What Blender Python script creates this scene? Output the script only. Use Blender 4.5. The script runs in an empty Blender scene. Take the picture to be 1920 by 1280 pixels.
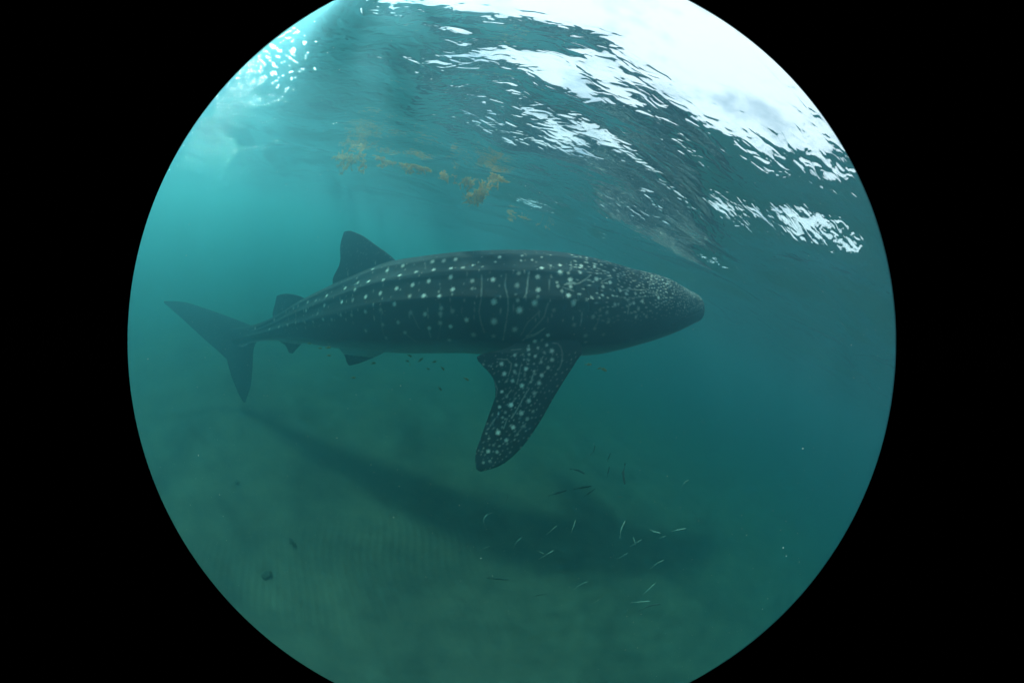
import bpy, math, random
import numpy as np
from mathutils import Vector, Matrix
random.seed(7); rng = np.random.default_rng(7)
S = bpy.context.scene
C = S.collection

# ------------------------------------------------------------------ camera
CAM_Z = -1.0                      # one metre under the water surface (z = 0)
BED_Z = -3.9
FL = 10.0                         # mm, circular fisheye
up = np.array([.33, .925, -.19]); up /= np.linalg.norm(up)      # world up seen from the tilted camera (right, up, forward)
fw = np.array([0, 0, 1.]); Yc = fw - fw @ up * up; Yc /= np.linalg.norm(Yc)
Xc = np.array([1., 0, 0]); Xc = Xc - Xc @ up * up; Xc = Xc - Xc @ Yc * Yc; Xc /= np.linalg.norm(Xc)
cd = bpy.data.cameras.new('camera'); cam = bpy.data.objects.new('camera', cd); C.objects.link(cam)
cd.type = 'PANO'; cd.sensor_width = 36; cd.sensor_fit = 'HORIZONTAL'
for tgt in (cd, getattr(cd, 'cycles', None)):
    try:
        tgt.panorama_type = 'FISHEYE_EQUISOLID'; tgt.fisheye_lens = FL; tgt.fisheye_fov = math.radians(170.0)
    except Exception: pass
cd.clip_start = .01; cd.clip_end = 500
m3 = Matrix(((Xc[0], Xc[1], -Xc[2]), (Yc[0], Yc[1], -Yc[2]), (up[0], up[1], -up[2])))
cam.matrix_world = Matrix.Translation((0, 0, CAM_Z)) @ m3.to_4x4()
S.camera = cam

def ray(px, py):
    """unit world direction of a point measured in the 1920 x 1280 photograph"""
    dx = (px-960)*36/1920; dy = -(py-640)*36/1920; r = math.hypot(dx, dy)
    th = 2*math.asin(min(1, r/(2*FL))); k = math.sin(th)/max(r, 1e-9)
    d = np.array([dx*k, dy*k, math.cos(th)])
    return np.array([d @ Xc, d @ Yc, d @ up])
EYE = np.array([0, 0, CAM_Z])
def at_y(px, py, y):
    d = ray(px, py); return EYE + d*(y/d[1])
def at_d(px, py, dist): return EYE + ray(px, py)*dist
def at_z(px, py, z):
    d = ray(px, py); return EYE + d*((z-CAM_Z)/d[2])
def on_plane(px, py, p0, n):
    d = ray(px, py); return EYE + d*(np.dot(p0-EYE, n)/np.dot(d, n))

# ------------------------------------------------------------------ light
SUN_AZ, SUN_EL = math.radians(-78), math.radians(49)     # azimuth from +Y towards +X
sd = Vector((math.sin(SUN_AZ)*math.cos(SUN_EL), math.cos(SUN_AZ)*math.cos(SUN_EL), math.sin(SUN_EL)))
w = bpy.data.worlds.new('World'); S.world = w; w.use_nodes = True
nt = w.node_tree; N = nt.nodes; L = nt.links
bg = N['Background']; bg.inputs['Strength'].default_value = .085
sky = N.new('ShaderNodeTexSky'); sky.sky_type = 'NISHITA'; sky.sun_disc = False
sky.sun_elevation = SUN_EL; sky.sun_rotation = SUN_AZ
tc = N.new('ShaderNodeTexCoord'); mp = N.new('ShaderNodeMapping'); mp.inputs['Scale'].default_value = (1, 1, 1.6)
nz = N.new('ShaderNodeTexNoise'); nz.inputs['Scale'].default_value = 4.5; nz.inputs['Detail'].default_value = 9
rp = N.new('ShaderNodeValToRGB'); rp.color_ramp.elements[0].position = .22; rp.color_ramp.elements[1].position = .50
mx = N.new('ShaderNodeMix'); mx.data_type = 'RGBA'; mx.inputs[7].default_value = (9.8, 9.0, 10.2, 1)
L.new(tc.outputs['Generated'], mp.inputs[0]); L.new(mp.outputs[0], nz.inputs['Vector']); L.new(nz.outputs[0], rp.inputs[0])
L.new(rp.outputs[0], mx.inputs[0]); L.new(sky.outputs[0], mx.inputs[6]); L.new(mx.outputs[2], bg.inputs[0])
sl = bpy.data.lights.new('sun', 'SUN'); sl.energy = 5; sl.angle = math.radians(7.5); sl.color = (1, .95, .86)
so = bpy.data.objects.new('sun', sl); C.objects.link(so); so.rotation_euler = sd.to_track_quat('Z', 'Y').to_euler()
S.view_settings.view_transform = 'Standard'; S.view_settings.look = 'None'; S.view_settings.gamma = 1
S.view_settings.use_curve_mapping = False; S.view_settings.exposure = .88
cy = S.cycles
cy.max_bounces = 10; cy.volume_bounces = 2; cy.transparent_max_bounces = 12; cy.glossy_bounces = 3; cy.transmission_bounces = 4; cy.diffuse_bounces = 2
cy.use_denoising = True; cy.sample_clamp_indirect = 6; cy.caustics_reflective = True; cy.caustics_refractive = True

# ------------------------------------------------------------------ helpers
def tag(o, label=None, cat=None, group=None, kind=None):
    if label: o['label'] = label
    if cat: o['category'] = cat
    if group: o['group'] = group
    if kind: o['kind'] = kind
    return o
def mesh_np(name, V, F, mat=None, parent=None, smooth=True):
    """V (n,3), F (m,3|4) int arrays, or F a list"""
    me = bpy.data.meshes.new(name)
    V = np.asarray(V, np.float32); F = np.asarray(F, np.int32); k = F.shape[1]
    me.vertices.add(len(V)); me.vertices.foreach_set('co', V.ravel())
    me.loops.add(F.size); me.loops.foreach_set('vertex_index', F.ravel())
    me.polygons.add(len(F)); me.polygons.foreach_set('loop_start', np.arange(0, F.size, k, dtype=np.int32))
    me.update(calc_edges=True); me.validate()
    if smooth: me.shade_smooth()
    if mat: me.materials.append(mat)
    o = bpy.data.objects.new(name, me); C.objects.link(o)
    if parent: o.parent = parent
    return o
def grid_faces(n, m, wrap=False):
    i = np.arange(n-1)[:, None]; j = np.arange(m if wrap else m-1)[None]
    j2 = (j+1) % m
    return np.stack([i*m+j+0*i, (i+1)*m+j+0*i, (i+1)*m+j2, i*m+j2], -1).reshape(-1, 4)
def new_mat(name):
    m = bpy.data.materials.new(name); m.use_nodes = True
    return m, m.node_tree.nodes, m.node_tree.links
def simple_mat(name, col, rough=.6, spec=.3, var=.0, scale=20):
    m, n, l = new_mat(name); b = n['Principled BSDF']
    b.inputs['Roughness'].default_value = rough; b.inputs['Specular IOR Level'].default_value = spec
    t = n.new('ShaderNodeTexNoise'); t.inputs['Scale'].default_value = scale; t.inputs['Detail'].default_value = 3
    g = n.new('ShaderNodeTexCoord'); l.new(g.outputs['Object'], t.inputs['Vector'])
    r = n.new('ShaderNodeValToRGB')
    r.color_ramp.elements[0].color = (*[c*(1-var) for c in col], 1); r.color_ramp.elements[1].color = (*[min(1, c*(1+var)) for c in col], 1)
    r.color_ramp.elements[0].position = .3; r.color_ramp.elements[1].position = .7
    l.new(t.outputs[0], r.inputs[0]); l.new(r.outputs[0], b.inputs['Base Color'])
    return m
def cr(xs, ys, q):
    """Catmull-Rom (cubic Hermite) interpolation of ys(xs) at q; ys may be (n,k)"""
    xs = np.asarray(xs, float); ys = np.asarray(ys, float); q = np.asarray(q, float)
    if ys.ndim == 1: ys = ys[:, None]
    sl_ = np.gradient(ys, xs, axis=0)
    i = np.clip(np.searchsorted(xs, q)-1, 0, len(xs)-2); h = (xs[i+1]-xs[i])[:, None]; t = ((q-xs[i])[:, None]/h)
    a, b, ma, mb = ys[i], ys[i+1], sl_[i]*h, sl_[i+1]*h
    r = (2*t**3-3*t**2+1)*a+(t**3-2*t**2+t)*ma+(-2*t**3+3*t**2)*b+(t**3-t**2)*mb
    return r[:, 0] if r.shape[1] == 1 else r
def sinh_axis(n, half, cell, c=0):
    # spacing CELL at the centre, growing outwards to HALF
    lo, hi = 1e-3, 20.
    for _ in range(60):
        b = (lo+hi)/2
        if half/math.sinh(b)*b*(2/n) > cell: lo = b
        else: hi = b
    return c + half*np.sinh(b*np.linspace(-1, 1, n))/math.sinh(b)

# ------------------------------------------------------------------ water surface

SEED = 12
def waves(x, y, cell):
    h = np.zeros_like(x); r = np.random.default_rng(SEED)
    bands = [(5, 2.4, 1.2, .065, .6), (10, 1.1, .50, .088, .8), (18, .5, .24, .058, 1.0), (30, .22, .10, .026, 1.2)]
    main = math.radians(62)
    # slow bending of the crests
    wx = x + .16*np.sin(1.7*y+.6)+.09*np.sin(3.1*x+1.3*y); wy = y + .14*np.sin(1.9*x+2.)+.08*np.sin(2.3*x-2.9*y)
    env = .65+.35*np.sin(.9*x+.5*y+1.)*np.sin(.7*y-.6*x+.3)
    for n, l0, l1, slope, spread in bands:
        for k in range(n):
            lam = l1*(l0/l1)**r.random(); a = main+r.normal()*spread; kk = 2*math.pi/lam
            amp = slope*math.sqrt(2/n)*1.55/kk
            fade = np.clip(lam/(3.2*cell)-.4, 0, 1)
            e = env if lam < .6 else 1
            h += e*fade*amp*np.sin(kk*(math.cos(a)*wx+math.sin(a)*wy)+r.random()*6.283)
    return h
nx = 760
ax = sinh_axis(nx, 58, .017, .3); ay = sinh_axis(nx, 58, .017, .9)
gx, gy = np.meshgrid(ax, ay, indexing='ij')
cell = np.maximum(np.gradient(ax)[:, None], np.gradient(ay)[None])
gz = waves(gx, gy, cell)
V = np.stack([gx, gy, gz], -1).reshape(-1, 3)
m, n, l = new_mat('water_surface')
n.remove(n['Principled BSDF']); out = n['Material Output']
fr = n.new('ShaderNodeFresnel'); fr.inputs['IOR'].default_value = 1.36
tr = n.new('ShaderNodeBsdfTransparent'); gl = n.new('ShaderNodeBsdfGlossy'); gl.inputs['Roughness'].default_value = .03
rf = n.new('ShaderNodeBsdfRefraction'); rf.inputs['IOR'].default_value = .70; rf.inputs['Roughness'].default_value = .02
m1 = n.new('ShaderNodeMixShader'); m2 = n.new('ShaderNodeMixShader'); m2.inputs[0].default_value = .0045
g = n.new('ShaderNodeTexCoord')
n1 = n.new('ShaderNodeTexNoise'); n1.inputs['Scale'].default_value = 13; n1.inputs['Detail'].default_value = 1.5; n1.inputs['Distortion'].default_value = .6
mpw = n.new('ShaderNodeMapping'); mpw.inputs['Rotation'].default_value = (0, 0, math.radians(-28)); mpw.inputs['Scale'].default_value = (.75, 1.3, 1)
bp = n.new('ShaderNodeBump'); bp.inputs['Strength'].default_value = 1; bp.inputs['Distance'].default_value = .010
l.new(g.outputs['Object'], mpw.inputs[0]); l.new(mpw.outputs[0], n1.inputs['Vector']); l.new(n1.outputs[0], bp.inputs['Height'])
for q in (fr, gl): l.new(bp.outputs[0], q.inputs['Normal'])
n2 = n.new('ShaderNodeTexNoise'); n2.inputs['Scale'].default_value = 14; n2.inputs['Detail'].default_value = .3       # capillary ripples: sun sparkle
bp2 = n.new('ShaderNodeBump'); bp2.inputs['Strength'].default_value = 1; bp2.inputs['Distance'].default_value = .03
l.new(g.outputs['Object'], n2.inputs['Vector']); l.new(n2.outputs[0], bp2.inputs['Height']); l.new(bp.outputs[0], bp2.inputs['Normal']); l.new(bp2.outputs[0], rf.inputs['Normal'])
l.new(fr.outputs[0], m1.inputs[0]); l.new(tr.outputs[0], m1.inputs[1]); l.new(gl.outputs[0], m1.inputs[2])
l.new(m1.outputs[0], m2.inputs[1]); l.new(rf.outputs[0], m2.inputs[2]); l.new(m2.outputs[0], out.inputs['Surface'])
tag(mesh_np('water_surface', V, grid_faces(nx, nx), m), 'rippled underside of the sea surface mirroring the water and the sky', kind='structure')

# ------------------------------------------------------------------ seabed
nb = 620
ax = sinh_axis(nb, 60, .02, -.8); ay = sinh_axis(nb, 60, .02, 1.2)
gx, gy = np.meshgrid(ax, ay, indexing='ij')
cell = np.maximum(np.gradient(ax)[:, None], np.gradient(ay)[None])
RA = math.radians(32)
u_ = math.cos(RA)*gx+math.sin(RA)*gy; v_ = -math.sin(RA)*gx+math.cos(RA)*gy
ph = u_+.05*np.sin(2.1*v_)+.03*np.sin(5.3*v_+1.1*u_)+.07*np.sin(.9*v_+.8*u_)
lamr = .085
rip = np.abs(np.sin(math.pi*ph/lamr))**.8
patch = np.clip(.55+.45*np.sin(1.1*gx+.4)*np.sin(.9*gy-.7)+.25*np.sin(2.7*gx-1.9*gy), .1, 1)
gz = BED_Z + np.clip(lamr/(2.6*cell)-.4, 0, 1)*patch*.013*(1-rip)
gz += .05*np.sin(.8*gx+.3)*np.sin(.6*gy)+.03*np.sin(1.9*gx+1.3*gy)+.015*np.sin(4.1*gx-3.3*gy+1)*np.sin(3.1*gy+.4*gx)
for _ in range(260):                              # little mounds and burrow pits
    bx, by = rng.uniform(-7, 8), rng.uniform(-3, 9); s_ = rng.uniform(.03, .12); a_ = rng.choice([-1, 1])*rng.uniform(.1, .28)*s_
    gz += a_*np.exp(-((gx-bx)**2+(gy-by)**2)/(2*s_*s_))
V = np.stack([gx, gy, gz], -1).reshape(-1, 3)
m, n, l = new_mat('sand'); b = n['Principled BSDF']; b.inputs['Roughness'].default_value = .95; b.inputs['Specular IOR Level'].default_value = .1
g = n.new('ShaderNodeTexCoord')
t1 = n.new('ShaderNodeTexNoise'); t1.inputs['Scale'].default_value = 2.6; t1.inputs['Detail'].default_value = 10; t1.inputs['Roughness'].default_value = .72
t2 = n.new('ShaderNodeTexNoise'); t2.inputs['Scale'].default_value = 90; t2.inputs['Detail'].default_value = 3
r = n.new('ShaderNodeValToRGB'); r.color_ramp.elements[0].position = .32; r.color_ramp.elements[1].position = .68
r.color_ramp.elements[0].color = (.052, .056, .045, 1); r.color_ramp.elements[1].color = (.115, .108, .08, 1)
bp = n.new('ShaderNodeBump'); bp.inputs['Strength'].default_value = .6; bp.inputs['Distance'].default_value = .006
for q in (t1, t2): l.new(g.outputs['Object'], q.inputs['Vector'])
l.new(t1.outputs[0], r.inputs[0]); l.new(r.outputs[0], b.inputs['Base Color']); l.new(t2.outputs[0], bp.inputs['Height']); l.new(bp.outputs[0], b.inputs['Normal'])
tag(mesh_np('seabed', V, grid_faces(nb, nb), m), 'rippled sandy seabed', kind='structure')

# ------------------------------------------------------------------ the sea water itself (scattering medium)
m, n, l = new_mat('sea_water'); n.remove(n['Principled BSDF'])
pv = n.new('ShaderNodeVolumePrincipled')
pv.inputs['Density'].default_value = .55
pv.inputs['Color'].default_value = (.08, .20, .255, 1)
pv.inputs['Absorption Color'].default_value = (.17, .665, .65, 1)
pv.inputs['Anisotropy'].default_value = .75
l.new(pv.outputs[0], n['Material Output'].inputs['Volume'])
x0, x1, y0, y1, z0, z1 = -62, 62, -62, 62, BED_Z-1.2, .5
V = [(x, y, z) for x in (x0, x1) for y in (y0, y1) for z in (z0, z1)]
F = [(0, 1, 3, 2), (4, 6, 7, 5), (0, 4, 5, 1), (2, 3, 7, 6), (0, 2, 6, 4), (1, 5, 7, 3)]
tag(mesh_np('haze', V, F, m, smooth=False), 'murky teal sea water with fine suspended matter', kind='stuff')

# ------------------------------------------------------------------ whale shark
# stations along the spine, snout to peduncle: upper and lower outline points in the photograph, distance (y) and width ratio
ST = [  # xt,   yt,   xb,   yb,   y,    ratio w/a
    (1299, 560, 1298, 588, 3.36, 1.7),
    (1296, 551, 1294, 598, 3.35, 1.6),
    (1285, 543, 1282, 606, 3.33, 1.5),
    (1266, 533, 1262, 615, 3.30, 1.42),
    (1230, 515, 1226, 629, 3.24, 1.32),
    (1180, 502, 1172, 646, 3.18, 1.22),
    (1110, 483, 1105, 664, 3.10, 1.12),
    (1040, 471, 1035, 669, 3.05, 1.03),
    (960, 468,  960, 668, 3.02, 1.0),
    (874, 471,  878, 662, 3.00, 1.0),
    (800, 479,  808, 662, 3.00, 1.0),
    (735, 490,  748, 661, 3.00, .98),
    (680, 511,  690, 657, 2.99, .96),
    (624, 534,  636, 652, 2.97, .95),
    (567, 562,  578, 643, 2.93, .93),
    (520, 590,  527, 638, 2.86, .92),
    (490, 604,  496, 639, 2.76, .9),
    (462, 612,  462, 645, 2.60, .7),
    (438, 615,  436, 655, 2.42, .4)]
cent = []; hh = []; ww = []
for xt, yt, xb, yb, y, rt in ST:
    a, b = ray(xt, yt), ray(xb, yb); mid = (a+b)/2; mid /= np.linalg.norm(mid)
    P = EYE+mid*(y/mid[1]); R = np.linalg.norm(P-EYE); al = math.acos(np.clip(a @ b, -1, 1))/2
    hgt = math.tan(al)*R
    for _ in range(4): hgt = math.tan(al)*math.sqrt(max(R*R-(hgt*rt)**2, .1))
    cent.append(P); hh.append(hgt); ww.append(hgt*rt)
cent = np.array(cent); arc = np.r_[0, np.cumsum(np.linalg.norm(np.diff(cent, axis=0), axis=1))]
NS = 240
sq = np.sort(np.r_[np.linspace(0, .35, 50)**1.0, np.linspace(.36, arc[-1], NS-50)])
sp = cr(arc, cent, sq); sh = np.maximum(cr(arc, hh, sq), .01); sw = np.maximum(cr(arc, ww, sq), .01)
for _ in range(3): sp[1:-1] = (sp[:-2]+2*sp[1:-1]+sp[2:])/4
tg = np.gradient(sp, sq, axis=0); tg = -tg/np.linalg.norm(tg, axis=1)[:, None]        # points to the snout
eu = np.array([0, 0, 1.])-tg*tg[:, 2:3]; eu /= np.linalg.norm(eu, axis=1)[:, None]
es = np.cross(tg, eu)                                                                  # +es: towards the photographer (-Y)
if es[100, 1] > 0: es = -es
TL = arc[-1]
NP = 96
phi = np.linspace(0, 2*math.pi, NP, endpoint=False)
def sgnpow(v, p): return np.sign(v)*np.abs(v)**p
t_ = sq/TL
sm = lambda a, b, x: np.clip((x-a)/(b-a), 0, 1)**2*(3-2*np.clip((x-a)/(b-a), 0, 1))
cphi, sphi = np.cos(phi)[None], np.sin(phi)[None]
head = (1-sm(.0, .28, t_))[:, None]; tail = sm(.62, .95, t_)[:, None]
ex = 1-.22*head                                                     # boxier head
lat = sgnpow(cphi, 1-.22*head)*np.ones((NS, 1)); ver = sgnpow(sphi, 1-.12*head)*np.ones((NS, 1))
# narrower back than belly
lat = lat*(1-.10*np.clip(sphi, 0, 1)*(1-head))
lat = lat*(1-.16*tail*np.abs(sphi))
# longitudinal ridges: angle above the midline (radians) at each station, amplitude
az_ = np.arctan2(np.abs(np.sin(phi))*np.sign(np.sin(phi)), np.abs(np.cos(phi)))[None]        # -pi/2..pi/2, same both sides
rid = np.zeros((NS, NP))
for (p0, p1, amp, wd) in ((1.02, .80, .024, .085), (.66, .38, .022, .08), (.18, .0, .022, .08)):
    ctr = (p0+(p1-p0)*np.clip((t_-.18)/.8, 0, 1))[:, None]
    on = (sm(.14, .30, t_)*(1-sm(.86, .97, t_)))[:, None]
    rid += on*amp*np.exp(-((az_-ctr)/wd)**2)
    rid -= on*amp*.12*np.exp(-((az_-ctr+1.9*wd)/(1.3*wd))**2)
keel = (sm(.72, .9, t_)*(1-sm(.93, 1, t_)))[:, None]*.035*np.exp(-((az_-.0)/.22)**2)
rid += keel
body = sp[:, None]+es[:, None]*(lat*sw[:, None]+np.sign(cphi)*np.abs(cphi)*rid)[..., None]+eu[:, None]*(ver*sh[:, None]+sphi*rid)[..., None]
BV = body.reshape(-1, 3)
BF = grid_faces(NS, NP, wrap=True)
capv = np.array([sp[0]+tg[0]*.012, sp[-1]-tg[-1]*.01])
tris = []
for k in range(NP): tris.append((len(BV), (k+1) % NP, k)); tris.append((len(BV)+1, (NS-1)*NP+k, (NS-1)*NP+(k+1) % NP))
parts = [(np.r_[BV, capv], [tuple(f) for f in BF]+tris)]

def fin(lead, trail, side, thick, n=40, k=22, root_blend=0., rootw=.12):
    """lead / trail: matching 3-D outlines root -> tip; side: unit normal of the fin; thick: max thickness at root and tip"""
    lead = np.array(lead, float); trail = np.array(trail, float)
    def par(p): d = np.r_[0, np.cumsum(np.linalg.norm(np.diff(p, axis=0), axis=1))]; return d/d[-1]
    q = np.linspace(0, 1, n); q = 1-(1-q)**1.25
    A = cr(par(lead), lead, q); B = cr(par(trail), trail, q)
    A[-1] = B[-1] = (A[-1]+B[-1])/2
    c = (1-np.cos(np.linspace(0, math.pi, k)))/2
    prof = 2.6*(.2969*np.sqrt(c)-.126*c-.3516*c**2+.2843*c**3-.1015*c**4)/.26*.1*5
    prof[-1] = 0
    vs = []
    for i in range(n):
        th = (thick[0]+(thick[1]-thick[0])*q[i])*(1+root_blend*np.exp(-q[i]/rootw))*min(1, math.sqrt(max(1-q[i], 0))*2.2+.05)
        ring = [A[i]+(B[i]-A[i])*cc+side*(p*th*.5+.0045) for cc, p in zip(c, prof)]
        ring += [A[i]+(B[i]-A[i])*cc-side*(p*th*.5+.0045) for cc, p in zip(c[::-1], prof[::-1])]
        vs.append(ring)
    vs = np.array(vs); m_ = vs.shape[1]
    F_ = [tuple(f) for f in grid_faces(n, m_, wrap=True)]
    V_ = vs.reshape(-1, 3); V_ = np.r_[V_, [vs[0].mean(0), vs[-1].mean(0)]]
    for j in range(m_): F_.append((len(V_)-2, (j+1) % m_, j)); F_.append((len(V_)-1, (n-1)*m_+j, (n-1)*m_+(j+1) % m_))
    parts.append((V_, F_))
    return V_, F_
def frame_at(P):
    i = np.argmin(((sp-P)**2).sum(1)); return i
def plane_fin(lead_px, trail_px, p0, nrm, thick, **kw):
    nrm = np.asarray(nrm, float); nrm /= np.linalg.norm(nrm)
    return fin([on_plane(*q, p0, nrm) for q in lead_px], [on_plane(*q, p0, nrm) for q in trail_px], nrm, thick, **kw)
# first and second dorsal, in the shark's middle plane
i1 = frame_at(at_y(680, 580, 3.0)); n1_ = es[i1]
plane_fin([(770, 520), (738, 484), (706, 460), (677, 440), (657, 432)], [(640, 560), (623, 528), (637, 492), (638, 458), (645, 433)], sp[i1], n1_, (.13, .04), root_blend=.9)
i2 = frame_at(at_y(540, 610, 2.9)); n2_ = es[i2]
plane_fin([(588, 575), (568, 557), (548, 551), (533, 550)], [(520, 612), (511, 592), (515, 570), (519, 553)], sp[i2], n2_, (.07, .025), root_blend=.6)
plane_fin([(590, 628), (570, 641), (556, 655), (549, 663)], [(515, 625), (524, 640), (535, 648), (542, 662)], sp[i2]+es[i2]*.0, n2_, (.07, .025), root_blend=.5)
# caudal fin: plane through the peduncle, upper tip and lower tip
pd = sp[-1]; tu = at_y(305, 565, 1.12); tl_ = at_d(458, 755, 5.0)
nc = np.cross(tu-pd, tl_-pd); nc /= np.linalg.norm(nc)
plane_fin([(500, 622), (462, 606), (425, 592), (385, 578), (345, 566), (306, 564)],
          [(462, 650), (432, 675), (405, 655), (372, 626), (336, 593), (307, 568)], pd, nc, (.13, .02), n=56, root_blend=.25)
plane_fin([(500, 618), (478, 648), (474, 690), (470, 725), (460, 755)],
          [(430, 628), (424, 662), (432, 700), (444, 732), (456, 755)], pd, nc, (.11, .02), root_blend=.25)
# pectoral fins
pb = at_y(1050, 650, 2.58); tipp = at_y(900, 885, 2.12); inner = at_y(893, 676, 2.50)
npc = np.cross(tipp-pb, inner-pb); npc /= np.linalg.norm(npc)
lead_px = [(1078, 600), (1088, 640), (1090, 665), (1083, 674), (1077, 684), (1064, 704), (1043, 738), (1010, 795), (973, 845), (938, 873), (900, 885)]
trail_px = [(1015, 590), (985, 634), (940, 655), (893, 672), (906, 688), (922, 706), (928, 735), (915, 778), (900, 820), (890, 858), (892, 880)]
plane_fin(lead_px, trail_px, pb, npc, (.15, .03), n=70, k=30, root_blend=.8, rootw=.10)
pecV, pecF = parts[-1]
def mirror(P):
    P = np.atleast_2d(P); o = np.empty_like(P)
    for a in range(0, len(P), 20000):
        Q = P[a:a+20000]; i = ((Q[:, None]-sp[None, ::3])**2).sum(2).argmin(1)*3
        # smooth reference frame of the trunk: use the mid-body frame so the fin stays flat
        e = es[120]; c = sp[i]
        o[a:a+20000] = Q-2*((Q-c)@e)[:, None]*e
    return o
ipec = frame_at(at_y(1040, 600, 3.0)); epec = es[ipec]
mv = pecV-2*((pecV-sp[ipec])@epec)[:, None]*epec
root = sp[ipec]-epec*sw[ipec]*.7-eu[ipec]*sh[ipec]*.3
R_ = np.array(Matrix.Rotation(math.radians(-66), 3, Vector(tg[ipec])))
mt = (mv-root)@R_.T+root
if mt[:, 1].mean() < mv[:, 1].mean():
    R_ = np.array(Matrix.Rotation(math.radians(66), 3, Vector(tg[ipec]))); mt = (mv-root)@R_.T+root
parts.append((mt, [tuple(reversed(f)) for f in pecF]))
# pelvic fins (near and far)
i3 = frame_at(at_y(680, 640, 2.95))
npv = es[i3]*.8-eu[i3]*.45; npv /= np.linalg.norm(npv)
p3 = sp[i3]+es[i3]*sw[i3]*.45-eu[i3]*sh[i3]*.75
v, f = plane_fin([(735, 650), (715, 664), (692, 674), (670, 682), (658, 685)], [(640, 640), (637, 655), (645, 665), (649, 677), (653, 685)], p3, npv, (.07, .025), root_blend=.4)
e3 = es[i3]; parts.append((v-2*((v-sp[i3])@e3)[:, None]*e3, [tuple(reversed(q)) for q in f]))

allv = []; allf = []; off = 0
for v, f in parts:
    allv.append(v); allf += [tuple(int(i)+off for i in q) for q in f]; off += len(v)
me = bpy.data.meshes.new('tmp'); me.from_pydata(np.concatenate(allv).tolist(), [], allf)
ot = bpy.data.objects.new('tmp', me); C.objects.link(ot)
rm = ot.modifiers.new('r', 'REMESH'); rm.mode = 'VOXEL'; rm.voxel_size = .0085; rm.use_smooth_shade = True
smo = ot.modifiers.new('s', 'SMOOTH'); smo.factor = .5; smo.iterations = 6
bpy.context.view_layer.update()
ev = ot.evaluated_get(bpy.context.evaluated_depsgraph_get())
bm_ = bpy.data.meshes.new_from_object(ev)
bpy.data.objects.remove(ot)
nv = len(bm_.vertices); print('shark verts', nv)
co = np.empty(nv*3, np.float32); bm_.vertices.foreach_get('co', co); co = co.reshape(-1, 3).astype(float)
nrm = np.empty(nv*3, np.float32); bm_.vertices.foreach_get('normal', nrm); nrm = nrm.reshape(-1, 3).astype(float)

# body coordinates of every vertex
idx = np.empty(nv, int); spc = sp[::2]
for a in range(0, nv, 40000):
    q = co[a:a+40000]; idx[a:a+40000] = ((q**2).sum(1)[:, None]-2*q@spc.T+(spc**2).sum(1)[None]).argmin(1)*2
rel = co-sp[idx]; lat_ = (rel*es[idx]).sum(1); ver_ = (rel*eu[idx]).sum(1); s_co = sq[idx]-(rel*tg[idx]).sum(1)
rn = np.sqrt((lat_/sw[idx])**2+(ver_/sh[idx])**2)
on_body = rn < 1.16
angv = np.arctan2(ver_/sh[idx], np.abs(lat_)/sw[idx])             # -pi/2 belly .. pi/2 back
tn = s_co/TL

# pick surface points from photograph points
toeye = EYE-co; rng_ = np.linalg.norm(toeye, axis=1); dirs = -toeye/rng_[:, None]; facing = (nrm*toeye).sum(1) > 0
fidx = np.where(facing)[0]; fd = dirs[fidx]; fr_ = rng_[fidx]
def pick(px, py):
    r = ray(px, py); d = fd@r; c = np.where(d > math.cos(math.radians(.22)))[0]
    if len(c) == 0: c = np.array([d.argmax()])
    return co[fidx[c[fr_[c].argmin()]]]
mask = np.zeros(nv)
# bins for fast distance queries
BS = .10
keys = np.floor(co/BS).astype(int); kmin = keys.min(0); keys -= kmin; dim = keys.max(0)+3
flat = (keys[:, 0]*dim[1]+keys[:, 1])*dim[2]+keys[:, 2]
order = np.argsort(flat, kind='stable'); fs = flat[order]
def near(P):
    k = np.floor(np.asarray(P)/BS).astype(int)-kmin; res = []
    for i in (-1, 0, 1):
        for j in (-1, 0, 1):
            b0 = ((k[0]+i)*dim[1]+k[1]+j)*dim[2]+k[2]
            a_, b_ = np.searchsorted(fs, b0-1), np.searchsorted(fs, b0+2)
            res.append(order[a_:b_])
    return np.concatenate(res)
def dot(P, r, v=1., stretch=None, k=2.2):
    c = near(P)
    if len(c) == 0: return
    d = co[c]-P
    if stretch is not None:
        ax_, f = stretch; pr = d@ax_; d = d-np.outer(pr*(1-1/f), ax_)
    dd = np.linalg.norm(d, axis=1)
    m_ = v*np.clip((r*1.5-dd*(1+.22*np.sin(d[:, 0]*230+P[0]*90)*np.sin(d[:, 2]*210+P[2]*70)))/(r*1.1), 0, 1)
    mask[c] = np.maximum(mask[c], m_)
def line(pts, r, v=.5):
    r *= .8; v *= .85
    pts = [np.array(p) for p in pts]
    for a, b in zip(pts[:-1], pts[1:]):
        nn = max(2, int(np.linalg.norm(b-a)/(r*.7)))
        for k in range(nn): dot(a+(b-a)*k/nn, r*random.uniform(.75, 1.15), v*random.uniform(.6, 1.1))
Z1 = lambda x, y: (880+x/4, 420+y/4)
Z2 = lambda x, y: (280+x/3.2, 400+y/3.2)
Z3 = lambda x, y: (840+x/4, 580+y/4)
spots = []      # (photo point, radius m, value)
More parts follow.
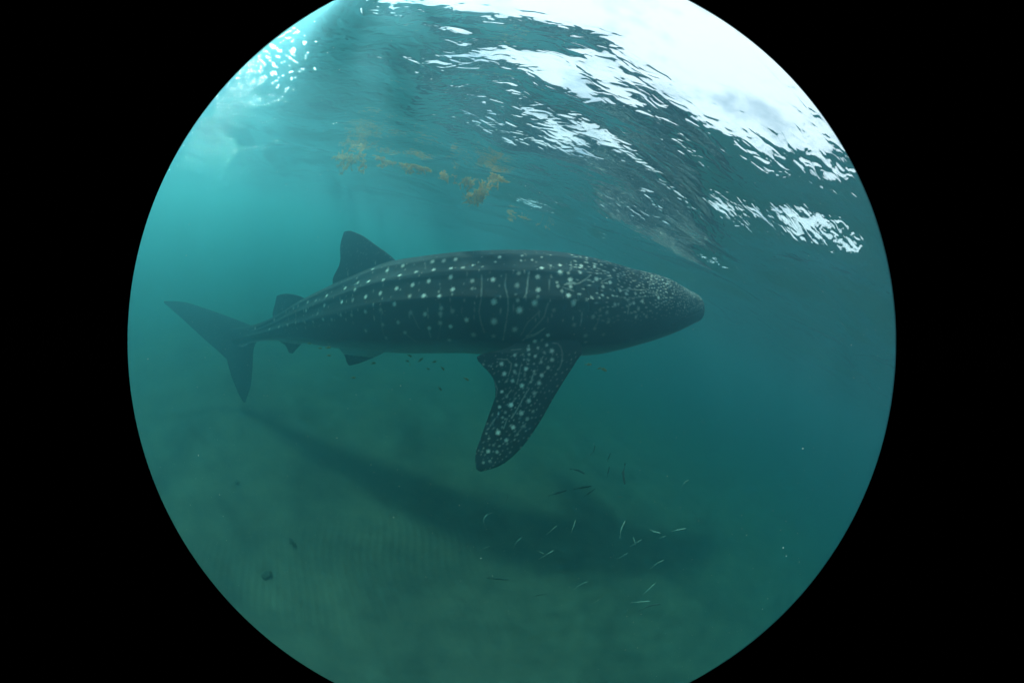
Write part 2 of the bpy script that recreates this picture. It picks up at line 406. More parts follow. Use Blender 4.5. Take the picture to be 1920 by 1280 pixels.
for x, y, r, v in [(225,240,14,1),(195,278,10,.8),(22,303,12,.7),(100,312,10,.5),(180,410,17,.95),(178,588,20,1.1),(177,730,22,.9),(375,362,14,.7),(352,455,18,.5),
    (380,648,21,1.1),(360,578,13,.6),(490,598,20,1),(515,487,17,.9),(513,388,16,.9),(545,320,15,1),(342,798,20,.6),(30,838,20,.5),(180,848,16,.4),(683,303,14,.8),(683,355,18,.9),
    (763,412,18,.95),(843,307,15,1.1),(838,358,13,.7),(956,407,15,1.2),(748,362,12,.6),(745,528,18,.9),(782,600,18,1.1),(765,463,14,.8),(700,495,14,.6),(940,310,14,.9),(1087,340,13,.9),
    (1060,432,13,1.2),(1140,497,12,1.1),(1185,520,13,.8),(1253,518,12,.7),(1303,573,14,.9),(1240,592,13,.8),(1425,550,14,1),(1275,635,15,.6),(1335,690,12,.5),(1255,700,13,.6),(1095,600,14,.6),
    (1037,662,13,.4),(928,703,15,.45),(870,845,16,.35),(790,762,14,.35),(1050,730,13,.35),(1010,833,13,.25),(988,637,13,.4),(1622,620,12,.9),(640,650,13,.3),(940,790,12,.35),(875,890,14,.25),
    (1125,605,10,.5),(1005,465,12,.8),(1060,380,9,.7),(995,300,11,.8),(885,280,10,.8),(1118,385,10,.8),(1130,425,9,.7),(920,545,12,.6),(885,565,12,.6),(870,330,9,.5),(660,430,10,.6),(665,460,12,.6),
    (20,420,16,.5),(20,475,12,.4),(415,215,8,.5),(395,232,10,.6),(545,240,9,.5),(610,225,9,.5),(470,262,10,.6),(388,268,9,.7),(510,540,12,.35),(350,520,10,.3)]:
    spots.append((Z1(x, y), r/16*.0175, v))
for x, y, v in [(1517,310,.8),(1500,365,1),(1425,338,.9),(1340,328,1),(1315,402,1.1),(1400,395,.7),(1248,410,.6),(1172,443,1),(1228,457,.8),(1060,490,1),(1045,553,1),(945,530,.8),(935,583,1),(1150,527,1.1),
    (1293,498,1.1),(1385,473,.9),(1477,447,1.1),(1575,425,1),(1672,402,1),(1708,332,1.1),(1808,325,1),(1805,380,.9),(1698,285,.8),(1600,345,.8),(1835,270,.8),(1765,280,.6),(1290,590,.8),(1382,580,.5),
    (1465,542,1.1),(1647,488,1.2),(1735,493,.9),(1818,450,1),(1143,612,.6),(1210,612,.5),(1037,638,.8),(1088,638,.5),(928,655,.6),(978,655,.5),(825,673,.8),(770,680,.8),(716,690,1),(872,660,.6),
    (1650,605,.9),(1745,605,.6),(1487,657,.7),(1297,710,.6),(1530,718,.6),(1675,692,.9),(1805,682,1.2),(1740,660,.6),(1897,640,1.1),(1565,600,.4),(1800,765,.5),(1395,670,.5),(1415,750,.4),(860,565,.5),
    (630,690,.9),(745,640,.6),(888,555,.5),(905,520,.6),(995,520,.5),(1003,600,.4),(1215,520,.4),(1560,490,.5),(1880,320,.6),(1745,570,.6),(1815,590,.4)]:
    spots.append((Z2(x, y), .0175, v))
for x, y, r, v in [(397,404,18,1),(417,480,18,1.1),(497,338,15,1),(600,295,15,1.1),(655,243,16,1.1),(752,200,17,1.1),(780,306,18,1.1),(783,370,16,.9),(753,434,15,.8),(710,495,17,.9),(690,555,17,.8),
    (655,345,14,1),(585,440,16,1.2),(515,410,13,.8),(495,466,12,.8),(478,530,15,.8),(550,570,17,1.2),(397,620,13,1.1),(467,720,19,1.2),(380,730,13,.9),(655,627,17,.6),(611,690,19,.7),(550,785,19,.7),
    (483,887,18,.8),(370,925,19,1),(298,1068,16,.8),(440,985,17,.5),(366,1075,14,.5),(430,540,10,.6),(625,540,11,.7),(605,267,10,.8),(670,283,12,1),(742,262,13,.9),(435,655,12,.5),(405,815,10,.5),
    (320,420,8,.5),(260,405,10,.6),(600,825,15,.4),(570,370,9,.7),(605,375,10,.7),(595,408,8,.6),(650,456,11,.7),(643,400,9,.6),(700,390,13,.7),(720,320,12,.6),(560,330,10,.5),(525,640,9,.5),(500,670,9,.5),
    (375,790,8,.6),(300,970,10,.6),(285,935,10,.5),(570,490,9,.4),(580,520,10,.4),(380,545,8,.6),(362,690,8,.5),(335,1020,10,.4),(260,1150,12,.5),(310,1140,12,.5),(250,1070,9,.4),(640,770,14,.3),(570,880,13,.4),(425,770,12,.4),(820,335,9,.4),(325,790,8,.4),(610,330,11,.9)]:
    spots.append((Z3(x, y), r/16*.0150, v))
lines_px = [([Z1(*p) for p in q], r, v) for q, r, v in [
    ([(275,370),(265,450),(290,560),(285,650),(265,780),(255,880)], .0085, .42),
    ([(95,380),(95,470),(85,560),(70,660),(85,740),(110,820)], .008, .3),
    ([(445,355),(432,430),(432,510),(405,560)], .009, .45),
    ([(605,300),(600,450),(590,600),(560,700),(480,790),(400,880)], .009, .28),
    ([(570,785),(500,840),(420,862)], .008, .4), ([(525,660),(440,740),(390,840)], .008, .25),
    ([(610,300),(618,400)], .012, .45), ([(715,450),(820,440),(880,405),(915,375)], .009, .5), ([(990,425),(1030,405),(1080,395)], .008, .45),
    ([(1195,665),(1200,610),(1245,580)], .010, .5), ([(850,665),(845,740),(830,770)], .008, .4), ([(985,690),(960,750),(930,800)], .008, .2), ([(770,280),(765,330),(745,360)], .008, .35),
    ([(1140,500),(1200,485),(1260,490),(1330,490)], .007, .5), ([(1200,550),(1270,545),(1330,540)], .006, .4), ([(1150,540),(1200,580),(1230,600)], .006, .4),
    ([(1360,510),(1420,520),(1430,545)], .008, .5), ([(735,440),(765,437),(800,432)], .009, .6), ([(700,470),(760,490),(800,500)], .007, .4)]]
lines_px += [([Z2(*p) for p in q], r, v) for q, r, v in [
    ([(1560,580),(1590,640),(1620,700)], .008, .25), ([(1385,540),(1390,680),(1415,760)], .008, .25), ([(1675,700),(1690,750)], .01, .4), ([(1540,730),(1600,775)], .008, .25),
    ([(1745,440),(1740,560),(1745,680),(1730,760)], .007, .2), ([(1210,500),(1215,620)], .007, .25), ([(1650,290),(1655,330)], .007, .35), ([(1880,470),(1870,600)], .007, .2)]]
lines_px += [([Z3(*p) for p in q], r, v) for q, r, v in [
    ([(790,248),(825,248),(853,280),(865,330),(855,400),(830,450)], .0075, .4), ([(370,365),(440,368),(475,400),(465,450),(450,500)], .0065, .5), ([(550,410),(530,480),(510,560)], .0065, .5),
    ([(655,460),(635,500),(625,545)], .008, .6), ([(612,585),(570,650),(520,740),(470,820)], .0065, .55), ([(720,350),(690,405)], .008, .5), ([(470,600),(430,660)], .006, .6), ([(440,820),(415,900)], .006, .35),
    ([(470,300),(550,290)], .006, .5), ([(590,420),(570,480),(565,500)], .005, .35), ([(500,620),(480,700),(430,720)], .005, .35), ([(350,820),(310,880)], .006, .4), ([(580,860),(540,910),(500,960)], .006, .3),
    ([(340,540),(365,600),(350,660)], .005, .4), ([(700,240),(715,225)], .012, .5), ([(590,205),(660,190),(725,145)], .008, .5)]]
P0 = [(pick(*p), r, v) for p, r, v in spots]
L0 = [([pick(*p) for p in q], r, v) for q, r, v in lines_px]
for p, r, v in P0: dot(p, r, v, (np.array([0, 0, 1.]), 1.15))
for q, r, v in L0: line(q, r, v)
# the same kind of pattern on the far side
mir = mirror(np.array([p for p, r, v in P0]))
for p, (_, r, v) in zip(mir, P0): dot(p, r*1.2, v)
for q, r, v in L0: line(list(mirror(np.array(q))), r*1.2, v)
# dense small freckles on the head, dashes following the snout; fine vertical dashes along the tail; specks on the fins
body_ids = np.where(on_body)[0]
hd = body_ids[(tn[body_ids] < .27) & (angv[body_ids] > -.25)]
def hash_keep(ids, dens_fn, num):
    ch = rng.choice(ids, min(num, len(ids)), replace=False)
    return ch[rng.random(len(ch)) < dens_fn(ch)]
taken = []
def spaced(cands, gap_fn):
    res = []; cellg = {}
    for i in cands:
        g_ = gap_fn(i); k = tuple(np.floor(co[i]/.05).astype(int)); ok = True
        for a in (-1, 0, 1):
            for b in (-1, 0, 1):
                for c in (-1, 0, 1):
                    for j in cellg.get((k[0]+a, k[1]+b, k[2]+c), ()):
                        if np.linalg.norm(co[i]-co[j]) < g_: ok = False; break
                    if not ok: break
                if not ok: break
            if not ok: break
        if ok: res.append(i); cellg.setdefault(k, []).append(i)
    return res
for i in spaced(rng.permutation(hd)[:26000], lambda i: .024+.16*max(tn[i]-.04, 0)*.5):
    tt = max(tn[i], 0); f = idx[i]
    if rng.random() < .12+max(0, tt-.12)*3: continue
    fade = np.clip((angv[i]+.25)/.45, 0, 1)
    dot(co[i], rng.uniform(.004, .007)*(1+1.6*tt), rng.uniform(.35, .95)*fade, (tg[f]*.96+eu[f]*rng.uniform(-.3, .1), rng.uniform(1.4, 2.6)))
bk = body_ids[(tn[body_ids] > .27) & (tn[body_ids] < .97) & (angv[body_ids] > -.2)]
for i in spaced(rng.permutation(bk)[:16000], lambda i: .045+.02*rng.random()):
    t0 = tn[i]; f = idx[i]; tl2 = sm(.5, .95, np.array(t0))
    colw = np.cos(s_co[i]/.105*math.pi*2)
    if colw < .55: continue
    dot(co[i], rng.uniform(.005, .008), rng.uniform(.2, .55)*(1+.3*tl2), (eu[f], rng.uniform(1.5, 5)))
fn = np.where(~on_body)[0]
for i in spaced(rng.permutation(fn)[:12000], lambda i: .034):
    pec = tn[i] < .5
    if not pec and rng.random() < .6: continue
    dot(co[i], rng.uniform(.004, .007), rng.uniform(.2, .55)*(1 if pec else .5), (np.array([.35, 0, .94]), rng.uniform(1, 2.5)))

# gill slits and mouth: shallow dark grooves
groove = np.zeros(nv)
def cut(pts, r, depth):
    P_ = []
    for a, b in zip(pts[:-1], pts[1:]):
        P_ += [a+(b-a)*k/14 for k in range(14)]
    for p in P_:
        c = near(p); d = np.linalg.norm(co[c]-p, axis=1); g_ = np.clip(1-d/r, 0, 1); groove[c] = np.maximum(groove[c], g_*depth)
gills = [[(1058,540),(1062,560),(1060,582)], [(1078,538),(1084,556),(1082,582)], [(1099,538),(1106,556),(1105,582)], [(1124,540),(1130,558),(1130,584)], [(1154,540),(1166,556),(1170,580)]]
for q in gills:
    pp = [pick(*p) for p in q]
    for pts in (pp, list(mirror(np.array(pp)))): cut(pts, .014, .7)
mouth_l = [pick(*p) for p in [(1317, 583), (1306, 589), (1292, 594), (1278, 603), (1268, 612)]]
cut(mouth_l, .02, 1.0); cut(list(mirror(np.array(mouth_l))), .02, 1.0)
co2 = co-nrm*(groove*.016)[:, None]
mask *= (1-.8*groove)
bm_.vertices.foreach_set('co', co2.astype(np.float32).ravel())
# belly shade, 0 on the back .. 1 under the belly
bel = np.where(on_body, np.clip((-angv-.62)/.5, 0, 1), .0)
cb = bm_.color_attributes.new('pattern', 'FLOAT_COLOR', 'POINT')
colr = np.stack([np.clip(mask, 0, 1.2), bel, groove, np.ones(nv)], -1)
cb.data.foreach_set('color', colr.astype(np.float32).ravel())
m, n, l = new_mat('shark_skin'); b = n['Principled BSDF']; b.inputs['Roughness'].default_value = .7; b.inputs['Specular IOR Level'].default_value = .12
at = n.new('ShaderNodeAttribute'); at.attribute_name = 'pattern'; sx = n.new('ShaderNodeSeparateColor'); l.new(at.outputs['Color'], sx.inputs[0])
g = n.new('ShaderNodeTexCoord'); t1 = n.new('ShaderNodeTexNoise'); t1.inputs['Scale'].default_value = 4.5; t1.inputs['Detail'].default_value = 10; t1.inputs['Roughness'].default_value = .68; l.new(g.outputs['Object'], t1.inputs['Vector'])
r = n.new('ShaderNodeValToRGB'); r.color_ramp.elements[0].position = .3; r.color_ramp.elements[1].position = .7
r.color_ramp.elements[0].color = (.013, .015, .019, 1); r.color_ramp.elements[1].color = (.026, .029, .036, 1); l.new(t1.outputs[0], r.inputs[0])
def mixc(a, b_, f):
    q = n.new('ShaderNodeMix'); q.data_type = 'RGBA'
    if hasattr(a, 'links'): l.new(a, q.inputs[6])
    else: q.inputs[6].default_value = a
    q.inputs[7].default_value = b_; l.new(f, q.inputs[0]); return q.outputs[2]
c1 = mixc(r.outputs[0], (.42, .43, .40, 1), sx.outputs[1]); c2 = mixc(c1, (.80, .80, .74, 1), sx.outputs[0]); c3 = mixc(c2, (.006, .007, .008, 1), sx.outputs[2])
l.new(c3, b.inputs['Base Color'])
t2 = n.new('ShaderNodeTexNoise'); t2.inputs['Scale'].default_value = 60; t2.inputs['Detail'].default_value = 4; l.new(g.outputs['Object'], t2.inputs['Vector'])
bp = n.new('ShaderNodeBump'); bp.inputs['Strength'].default_value = .25; bp.inputs['Distance'].default_value = .004; l.new(t2.outputs[0], bp.inputs['Height']); l.new(bp.outputs[0], b.inputs['Normal'])
bm_.materials.clear(); bm_.materials.append(m); bm_.name = 'body'; bm_.shade_smooth()
rootp = sp[120].copy()
shark = bpy.data.objects.new('whale_shark', None); C.objects.link(shark); shark.location = rootp
tag(shark, 'huge white-spotted whale shark swimming to the right just below the surface', 'whale shark')
bo = bpy.data.objects.new('body', bm_); C.objects.link(bo); bo.parent = shark; bo.location = -Vector(rootp)
em = simple_mat('eye_dark', (.008, .009, .01), .15, .6)
def sphere(c, r, nu=14, nv_=10):
    V = []; F = []
    for i in range(nv_+1):
        for j in range(nu):
            a, b = math.pi*i/nv_, 2*math.pi*j/nu
            V.append((c[0]+r*math.sin(a)*math.cos(b), c[1]+r*math.sin(a)*math.sin(b), c[2]+r*math.cos(a)))
    return V, grid_faces(nv_+1, nu, wrap=True)
pe = pick(1262, 609)
for P_ in (pe, mirror(pe)[0]):
    vv, ff = sphere(P_, .021); e_ = mesh_np('eye', vv, ff, em, shark); e_.location = -Vector(rootp)

# ------------------------------------------------------------------ fish
def fish_mesh(name, length, slim, mat, bend=0., deep=1.):
    n_, k_ = 18, 10; V = []; F = []
    for i in range(n_):
        t = i/(n_-1); r_ = (math.sin(math.pi*min(1, t**.62))**.75)*.5*slim*length+.0012
        if t > .8: r_ = max(r_*.9, .012*length)
        x = (t-.5)*length*.84; yb = bend*length*(t-.45)**2*(1 if t > .45 else .4)
        for j in range(k_):
            a = 2*math.pi*j/k_; V.append((x, yb+r_*.55*math.cos(a), r_*deep*math.sin(a)))
    F = grid_faces(n_, k_, wrap=True).tolist()
    F = [tuple(q) for q in F]
    def plate(pts, th=.0012):
        b0 = len(V)
        for s in (-1, 1):
            for p in pts: V.append((p[0], p[1]+s*th, p[2]))
        q = len(pts); F.append(tuple(range(b0, b0+q))); F.append(tuple(range(b0+2*q-1, b0+q-1, -1)))
        for i in range(q): F.append((b0+i, b0+(i+1) % q, b0+q+(i+1) % q, b0+q+i))
    L_ = length; yt = bend*L_*.3025; ye = bend*L_*.42
    plate([(L_*.40, yt, 0), (L_*.56, ye, L_*slim*.62), (L_*.50, (yt+ye)/2, 0), (L_*.56, ye, -L_*slim*.62)])          # tail
    z = .5*slim*L_*deep
    plate([(-L_*.08, 0, z*.85), (L_*.04, 0, z*1.7), (L_*.2, bend*L_*.05, z*.8), (L_*.1, 0, z*.6)])
    plate([(L_*.05, 0, -z*.8), (L_*.12, 0, -z*1.5), (L_*.24, bend*L_*.07, -z*.7), (L_*.14, 0, -z*.5)])
    me_ = bpy.data.meshes.new(name); me_.from_pydata([tuple(v) for v in V], [], F); me_.materials.append(mat); me_.shade_smooth()
    return me_
silver = simple_mat('silver_fish_skin', (.22, .25, .22), .45, .35, .15, 60)
dusky = simple_mat('dusky_fish_skin', (.05, .06, .055), .5, .3, .2, 60)
yell = simple_mat('yellow_olive_fish_skin', (.30, .24, .06), .5, .3, .25, 80)
f_silver = [fish_mesh('slender_fish', .16, .11, silver, b) for b in (0, .35, -.3, .8)]
f_dark = [fish_mesh('slender_fish', .17, .10, dusky, b) for b in (0, .5, -.6)]
f_yell = [fish_mesh('small_fish', .07, .30, yell, b) for b in (0, .25)]
def orient(o, pos, ang_deg, size=1., yaw=0):
    """nose along the image direction ANG (degrees, counter-clockwise from the photograph's right), side to the viewer"""
    d = np.array(pos)-EYE; d /= np.linalg.norm(d)
    a = math.radians(ang_deg)
    right = np.cross(d, up_world_img(pos)); upv = np.cross(right, d)
    hd_ = right*math.cos(a)+upv*math.sin(a); hd_ = hd_*math.cos(yaw)+d*math.sin(yaw); hd_ /= np.linalg.norm(hd_)
    z_ = np.array([0, 0, 1.]); z_ = z_-hd_*(z_@hd_)
    if np.linalg.norm(z_) < .35: z_ = np.cross(hd_, d)
    z_ /= np.linalg.norm(z_); x_ = -hd_; y_ = np.cross(z_, x_)
    M = Matrix(((x_[0], y_[0], z_[0]), (x_[1], y_[1], z_[1]), (x_[2], y_[2], z_[2]))).to_4x4()
    o.matrix_world = Matrix.Translation(pos) @ M @ Matrix.Scale(size, 4)
def up_world_img(pos):
    # photograph's up direction in the world
    v = np.array([Xc[1], Yc[1], up[1]]); return v/np.linalg.norm(v)
Z7 = lambda x, y: (840+x/3.4286, 820+y/3.4286)
def put(me_, name, px, dist, ang, size, label, cat, group, yaw=0):
    o = bpy.data.objects.new(name, me_); C.objects.link(o); orient(o, at_d(*px, dist), ang, size*.82, yaw)
    tag(o, label, cat, group)
FG = 'slender fish scattered under the head of the whale shark'
sil = [((232,520),62,1.15,3,'pale slender fish nearly upright, farthest left of the silver ones below the pectoral fin'),
 ((262,492),28,.9,0,'small pale fish touching the leftmost upright silver fish with its tail'),
 ((447,665),48,1.2,1,'pale slender fish slanting up to the right, left of the darkest part of the shadow'),
 ((1117,580),80,1.35,1,'brightest slender silver fish standing almost upright over the dark shadow'),
 ((1213,674),42,1.1,0,'silver fish crossing another one over the dark shadow, the longer of the crossed pair'),
 ((1197,662),120,.7,0,'shorter fish of the crossed silver pair over the shadow'),
 ((1335,607),-8,.95,2,'silver fish with a bent back lying level at the right side of the shadow'),
 ((1380,638),32,.55,0,'tiny pale fish directly under the bent silver fish'),
 ((860,940),34,1.25,1,'pale slender fish slanting at the bottom edge of the shadow'),
 ((1350,805),42,1.2,1,'pale curved fish slanting up at the lower right of the shadow'),
 ((1127,758),42,1.0,0,'dim silver fish slanting between the crossed pair and the lower edge of the shadow'),
 ((808,565),80,1.1,0,'dim upright fish in the middle of the dark shadow'),
 ((672,590),48,1.1,0,'dim slanting fish left of the upright one in the middle of the shadow'),
 ((1527,285),40,.7,3,'small hooked pale fish alone in the clear water on the right'),
 ((640,748),38,1.3,0,'faint pale fish low in the left half of the shadow'),
 ((598,738),-30,.7,0,'faint small fish nose down beside a faint one low in the shadow'),
 ((1105,380),-5,.55,0,'small pale fish at the top edge of the shadow'),
 ((240,708),22,.9,0,'faint fish on the pale sand at the left below the shadow'),
 ((955,1050),45,.6,0,'small faint fish over the sand below the shadow'),
 ((1490,592),18,1.2,0,'long dim fish at the right tip of the shadow'),
 ((1300,965),65,1.2,0,'dim upright fish under the lower right of the shadow'),
 ((1245,1055),18,1.3,0,'dim long fish lying almost level near the sand at the lower right')]
for (x, y), a, s, k, lab in sil:
    put(f_silver[k], 'slender_fish', Z7(x, y), 2.7+((x*7+y*3) % 11)*.05, a, s, lab, 'fish', FG)
drk = [((840,214),-22,1.35,1,'dark slender fish drooping to the right under the pectoral fin tip'),
 ((1127,245),-75,1.7,2,'largest dark fish, bent like a hook above the shadow'),
 ((1031,215),85,.9,0,'dark upright fish left of the hooked dark fish'),
 ((1036,122),78,.8,0,'dark upright fish highest but one above the shadow'),
 ((940,78),80,.95,2,'highest dark fish, curved and upright right of the pectoral fin tip'),
 ((872,320),14,1.5,0,'long dark fish lying level at the upper edge of the shadow'),
 ((712,354),20,1.5,0,'long dark fish at the upper left edge of the shadow'),
 ((915,350),40,1.1,0,'dark fish slanting beside the level ones at the edge of the shadow'),
 ((330,908),-6,1.7,0,'thin dark fish lying level over the sand left of the shadow'),
 ((1305,1078),28,1.6,1,'dark curved fish nearest the bottom right of the sand'),
 ((592,1010),18,1.2,0,'thin dark fish over the sand below the middle of the shadow'),
 ((380,390),75,.7,0,'short dark upright fish at the left end of the shadow')]
for (x, y), a, s, k, lab in drk:
    put(f_dark[k], 'slender_fish', Z7(x, y), 3.0+((x*5+y) % 7)*.06, a, s, lab, 'fish', FG)
YG = 'small olive fish under the belly of the whale shark'
yl = [((960,780),0,.9),((1025,808),-8,1.1),((1075,805),5,1.3),((1078,852),-5,1.),((1345,898),8,1.3),((1225,985),-5,1.),((1562,853),-25,1.3),((1548,885),-15,1.),((1563,908),85,.8),
      ((1628,878),35,1.4),((1710,890),10,1.),((1672,932),-20,1.),((1760,930),-45,1.1),((1905,995),-30,1.),((1745,1052),-50,1.2)]
names = ['farthest left, under the anal fin', 'second from the anal fin', 'plumpest beside the anal fin', 'lowest near the anal fin', 'alone, right behind the pelvic fin', 'far below the pelvic fin',
 'highest in the knot under the middle of the belly', 'left edge of the knot under the middle of the belly', 'nose up at the foot of the knot under the belly', 'largest, slanting up in the knot under the belly',
 'level, at the right of the knot under the belly', 'lower right of the knot under the belly', 'nose down, between the belly knot and the pectoral fin', 'nose down, just left of the pectoral fin', 'deepest, nose down left of the pectoral fin']
for ((x, y), a, s), nm in zip(yl, names):
    put(f_yell[(x+y) % 2], 'small_fish', Z2(x, y), 3.05+((x*3+y) % 5)*.12, a, s, 'small olive fish '+nm, 'fish', YG, yaw=.3)
for (x, y), a, s, nm in [((895,1052),0,1.2,'level, the highest in front of the pectoral fin'), ((1008,1090),-25,1.4,'nose down in front of the pectoral fin'), ((972,1083),10,.7,'tiniest, in front of the pectoral fin')]:
    put(f_yell[0], 'small_fish', Z1(x, y), 2.7, a, s, 'small olive fish '+nm, 'fish', YG)
put(f_yell[1], 'small_fish', Z3(140, 522), 2.6, -30, 1.0, 'small olive fish nose down behind the trailing edge of the pectoral fin', 'fish', YG)

# ------------------------------------------------------------------ drifting sargassum
weed_m = simple_mat('golden_brown_weed', (.55, .36, .14), .7, .2, .35, 25)
leafm = simple_mat('golden_weed_blades', (.72, .52, .22), .7, .2, .35, 30)
lb = leafm.node_tree; pb_ = lb.nodes['Principled BSDF']; tl2_ = lb.nodes.new('ShaderNodeBsdfTranslucent'); mm_ = lb.nodes.new('ShaderNodeMixShader'); mm_.inputs[0].default_value = .5
lb.links.new(pb_.inputs['Base Color'].links[0].from_socket, tl2_.inputs['Color']); lb.links.new(pb_.outputs[0], mm_.inputs[1]); lb.links.new(tl2_.outputs[0], mm_.inputs[2])
lb.links.new(mm_.outputs[0], lb.nodes['Material Output'].inputs['Surface'])
def weed(px, dist, wx_, wz_, nst, label, seed, dens=1.):
    nst = int(nst*1.4+.5)
    r = random.Random(seed); cpt = Vector(at_d(*px, dist))
    root = bpy.data.objects.new('seaweed_clump', None); C.objects.link(root); root.location = cpt
    tag(root, label, 'seaweed', 'clumps of golden seaweed drifting under the surface')
    sv, sf, lv, lf = [], [], [], []
    def seg(a, b, r0, r1):
        d = (b-a).normalized(); u = d.orthogonal().normalized(); v = d.cross(u); b0 = len(sv)
        for p, rr in ((a, r0), (b, r1)):
            for k in range(4):
                t = k*math.pi/2; sv.append(p+u*math.cos(t)*rr+v*math.sin(t)*rr)
        for k in range(4): sf.append((b0+k, b0+(k+1) % 4, b0+4+(k+1) % 4, b0+4+k))
    def leaf(p, d, L_):
        u = d.orthogonal().normalized(); u.rotate(Matrix.Rotation(r.uniform(0, 6.28), 3, d)); b0 = len(lv)
        n_ = d.cross(u)*L_*.06
        lv.extend([p, p+d*L_*.5+u*L_*.17+n_, p+d*L_, p+d*L_*.5-u*L_*.17+n_]); lf.append((b0, b0+1, b0+2, b0+3))
    def bladder(p, q):
        b0 = len(lv)
        for v in ((1, 0, 0), (0, 1, 0), (-1, 0, 0), (0, -1, 0), (0, 0, 1), (0, 0, -1)): lv.append(p+Vector(v)*q)
        for k in range(4): lf.append((b0+k, b0+(k+1) % 4, b0+4, b0+4)); lf.append((b0+(k+1) % 4, b0+k, b0+5, b0+5))
    def branch(p, d, L_, depth):
        n_ = 5
        for i in range(n_):
            d = (d+Vector((r.gauss(0, .22), r.gauss(0, .22), r.gauss(0, .18)))).normalized(); q = p+d*L_/n_
            q.z = min(q.z, -.03)
            seg(p, q, .0022, .0018)
            for _ in range(r.choice((3, 4, 5))): leaf(p.lerp(q, r.random())-cpt*0, Vector((d.x+r.gauss(0, .8), d.y+r.gauss(0, .8), d.z+r.gauss(0, .8))).normalized(), r.uniform(.008, .017))
            if r.random() < .5: bladder(q+Vector((r.gauss(0, .006), r.gauss(0, .006), r.gauss(0, .006))), r.uniform(.002, .0036))
            if depth > 0 and r.random() < .75: branch(q, (d+Vector((r.gauss(0, .8), r.gauss(0, .8), r.gauss(0, .7)))).normalized(), L_*.6, depth-1)
            p = q
    # lateral axis across the view in the world
    dv = Vector(ray(*px)); sd_ = Vector((dv.y, -dv.x, 0)).normalized()
    for k in range(nst):
        p = cpt+sd_*r.uniform(-.5, .5)*wx_+Vector((dv.x, dv.y, 0))*r.gauss(0, wx_*.3)+Vector((0, 0, r.uniform(-.3, .3)*wz_))
        branch(p, Vector((r.gauss(0, .8), r.gauss(0, .8), r.gauss(0, .8))).normalized(), r.uniform(.4, .7)*wz_+.02, 2 if dens > .8 else 1)
    for nm, V_, F_, mt_ in (('stem', sv, sf, weed_m), ('blades', lv, lf, leafm)):
        me_ = bpy.data.meshes.new(nm); me_.from_pydata([tuple(v-cpt) for v in V_], [], [tuple(dict.fromkeys(f)) for f in F_]); me_.materials.append(mt_)
        o = bpy.data.objects.new(nm, me_); C.objects.link(o); o.parent = root
        o['kind'] = 'stuff'
Z6 = lambda x, y: (600+x/4, 250+y/4)
weed(Z6(238, 185), 3.5, .28, .17, 9, 'widest dense clump of golden seaweed, the farthest left of the row', 1)
weed(Z6(340, 208), 3.5, .06, .11, 2, 'small tuft of seaweed at the right end of the leftmost clump', 2)
weed(Z6(500, 213), 3.5, .24, .08, 6, 'flat wide seaweed clump, second along the row from the left', 3)
weed(Z6(585, 232), 3.45, .05, .13, 2, 'ragged tuft hanging at the right end of the flat seaweed clump', 4)
weed(Z6(668, 245), 3.4, .08, .12, 3, 'pale tuft of seaweed with forked tips in the middle of the row', 5)
weed(Z6(720, 258), 3.4, .07, .06, 2, 'small wisp of seaweed linking the two mid-row tufts', 6)
weed(Z6(775, 258), 3.4, .07, .15, 3, 'upright tuft of seaweed right of the small wisp', 7)
weed(Z6(905, 305), 3.2, .05, .13, 3, 'lone upright sprig of seaweed left of the big ragged clump', 8)
weed(Z6(982, 322), 3.1, .03, .10, 1, 'thin sprig of seaweed at the end of the strand', 9, .5)
weed(Z6(1045, 382), 3.1, .12, .05, 2, 'thin strand of seaweed trailing from the big ragged clump', 10, .5)
weed(Z6(1150, 425), 3.0, .15, .19, 9, 'largest ragged clump of golden seaweed, hanging lowest in the row', 11)
weed(Z6(1240, 478), 3.0, .06, .06, 2, 'small tuft at the lower right of the largest seaweed clump', 12)
weed(Z6(1350, 345), 2.9, .08, .13, 3, 'bushy separate sprig of seaweed right of the largest clump', 13)
weed(Z6(1500, 605), 4.2, .25, .11, 4, 'faint spread-out seaweed clump low above the back of the whale shark', 14)
weed(Z6(1690, 650), 4.2, .14, .06, 2, 'faintest wisp of seaweed, the farthest right of the row', 15, .5)

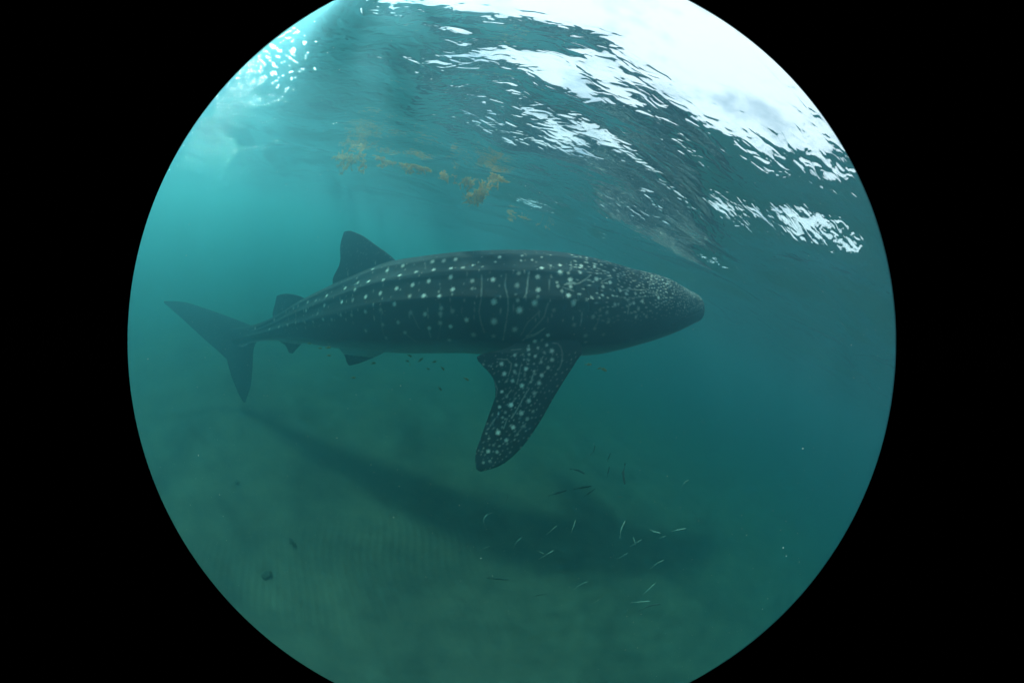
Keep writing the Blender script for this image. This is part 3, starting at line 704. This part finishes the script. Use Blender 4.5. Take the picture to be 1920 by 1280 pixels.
# ------------------------------------------------------------------ stones on the sand
stone_m = simple_mat('dark_stone', (.045, .05, .04), .9, .1, .4, 12)
def stone(px, size, label, seed):
    r = random.Random(seed); p = at_z(*px, BED_Z-.005); V_, F_ = sphere((0, 0, 0), 1, 20, 12); V_ = np.array(V_)
    for _ in range(9):
        d = np.array([r.gauss(0, 1), r.gauss(0, 1), r.gauss(0, 1)]); d /= np.linalg.norm(d)
        V_ = V_*(1+.16*r.uniform(-1, 1)*np.sin(3*(V_@d)+r.random()*6)[:, None])
    V_ = V_*np.array([size, size*.75, size*.22])*.7
    o = mesh_np('stone', V_, F_, stone_m); o.location = p; o.rotation_euler = (0, 0, r.random()*6)
    tag(o, label, 'stone', 'dark stones lying on the sand')
stone((545, 1013), .055, 'dark round stone on pale sand, alone between two larger blotches', 1)
stone((497, 1077), .085, 'widest dark stone low on the left of the sandy bottom', 2)
stone((444, 903), .055, 'flat dark stone near the left edge of the sandy bed', 3)
stone((702, 930), .09, 'dark stone at the lower edge of the long shadow', 4)
stone((779, 1026), .05, 'small dark stone just below the middle of the shadow', 5)
stone((762, 1193), .07, 'dark stone lowest of all, near the bottom of the sand', 6)
stone((430, 872), .03, 'tiny stone directly above the flat dark stone at the left', 7)

# ------------------------------------------------------------------ suspended particles
snow_m = simple_mat('pale_particle', (.75, .78, .72), .8, .2)
V_, F_ = [], []
for k in range(8500):
    r_ = .35+4.2*rng.random()**.8; px_ = rng.uniform(230, 1690), rng.uniform(0, 1280)
    az, el = rng.uniform(-math.pi, math.pi), math.asin(rng.uniform(-.9, .95))
    p = EYE+r_*np.array([math.sin(az)*math.cos(el), math.cos(az)*math.cos(el), math.sin(el)])
    if p[2] > -.06 or p[2] < BED_Z+.1: continue
    s_ = rng.uniform(.0006, .0016)*(1+.8*(rng.random() > .97))*(.5+.35*r_)
    d = rng.normal(size=(3,)); b0 = len(V_)
    for v in ((1, 0, 0), (0, 1, 0), (-1, 0, 0), (0, -1, 0), (0, 0, 1), (0, 0, -1)): V_.append(p+np.array(v)*s_*rng.uniform(.5, 1.2, 3))
    for a, b in ((0, 1), (1, 2), (2, 3), (3, 0)): F_.append((b0+a, b0+b, b0+4)); F_.append((b0+b, b0+a, b0+5))
tag(mesh_np('suspended_particles', V_, F_, snow_m, smooth=False), 'fine pale specks of plankton floating all through the water', 'plankton', kind='stuff')
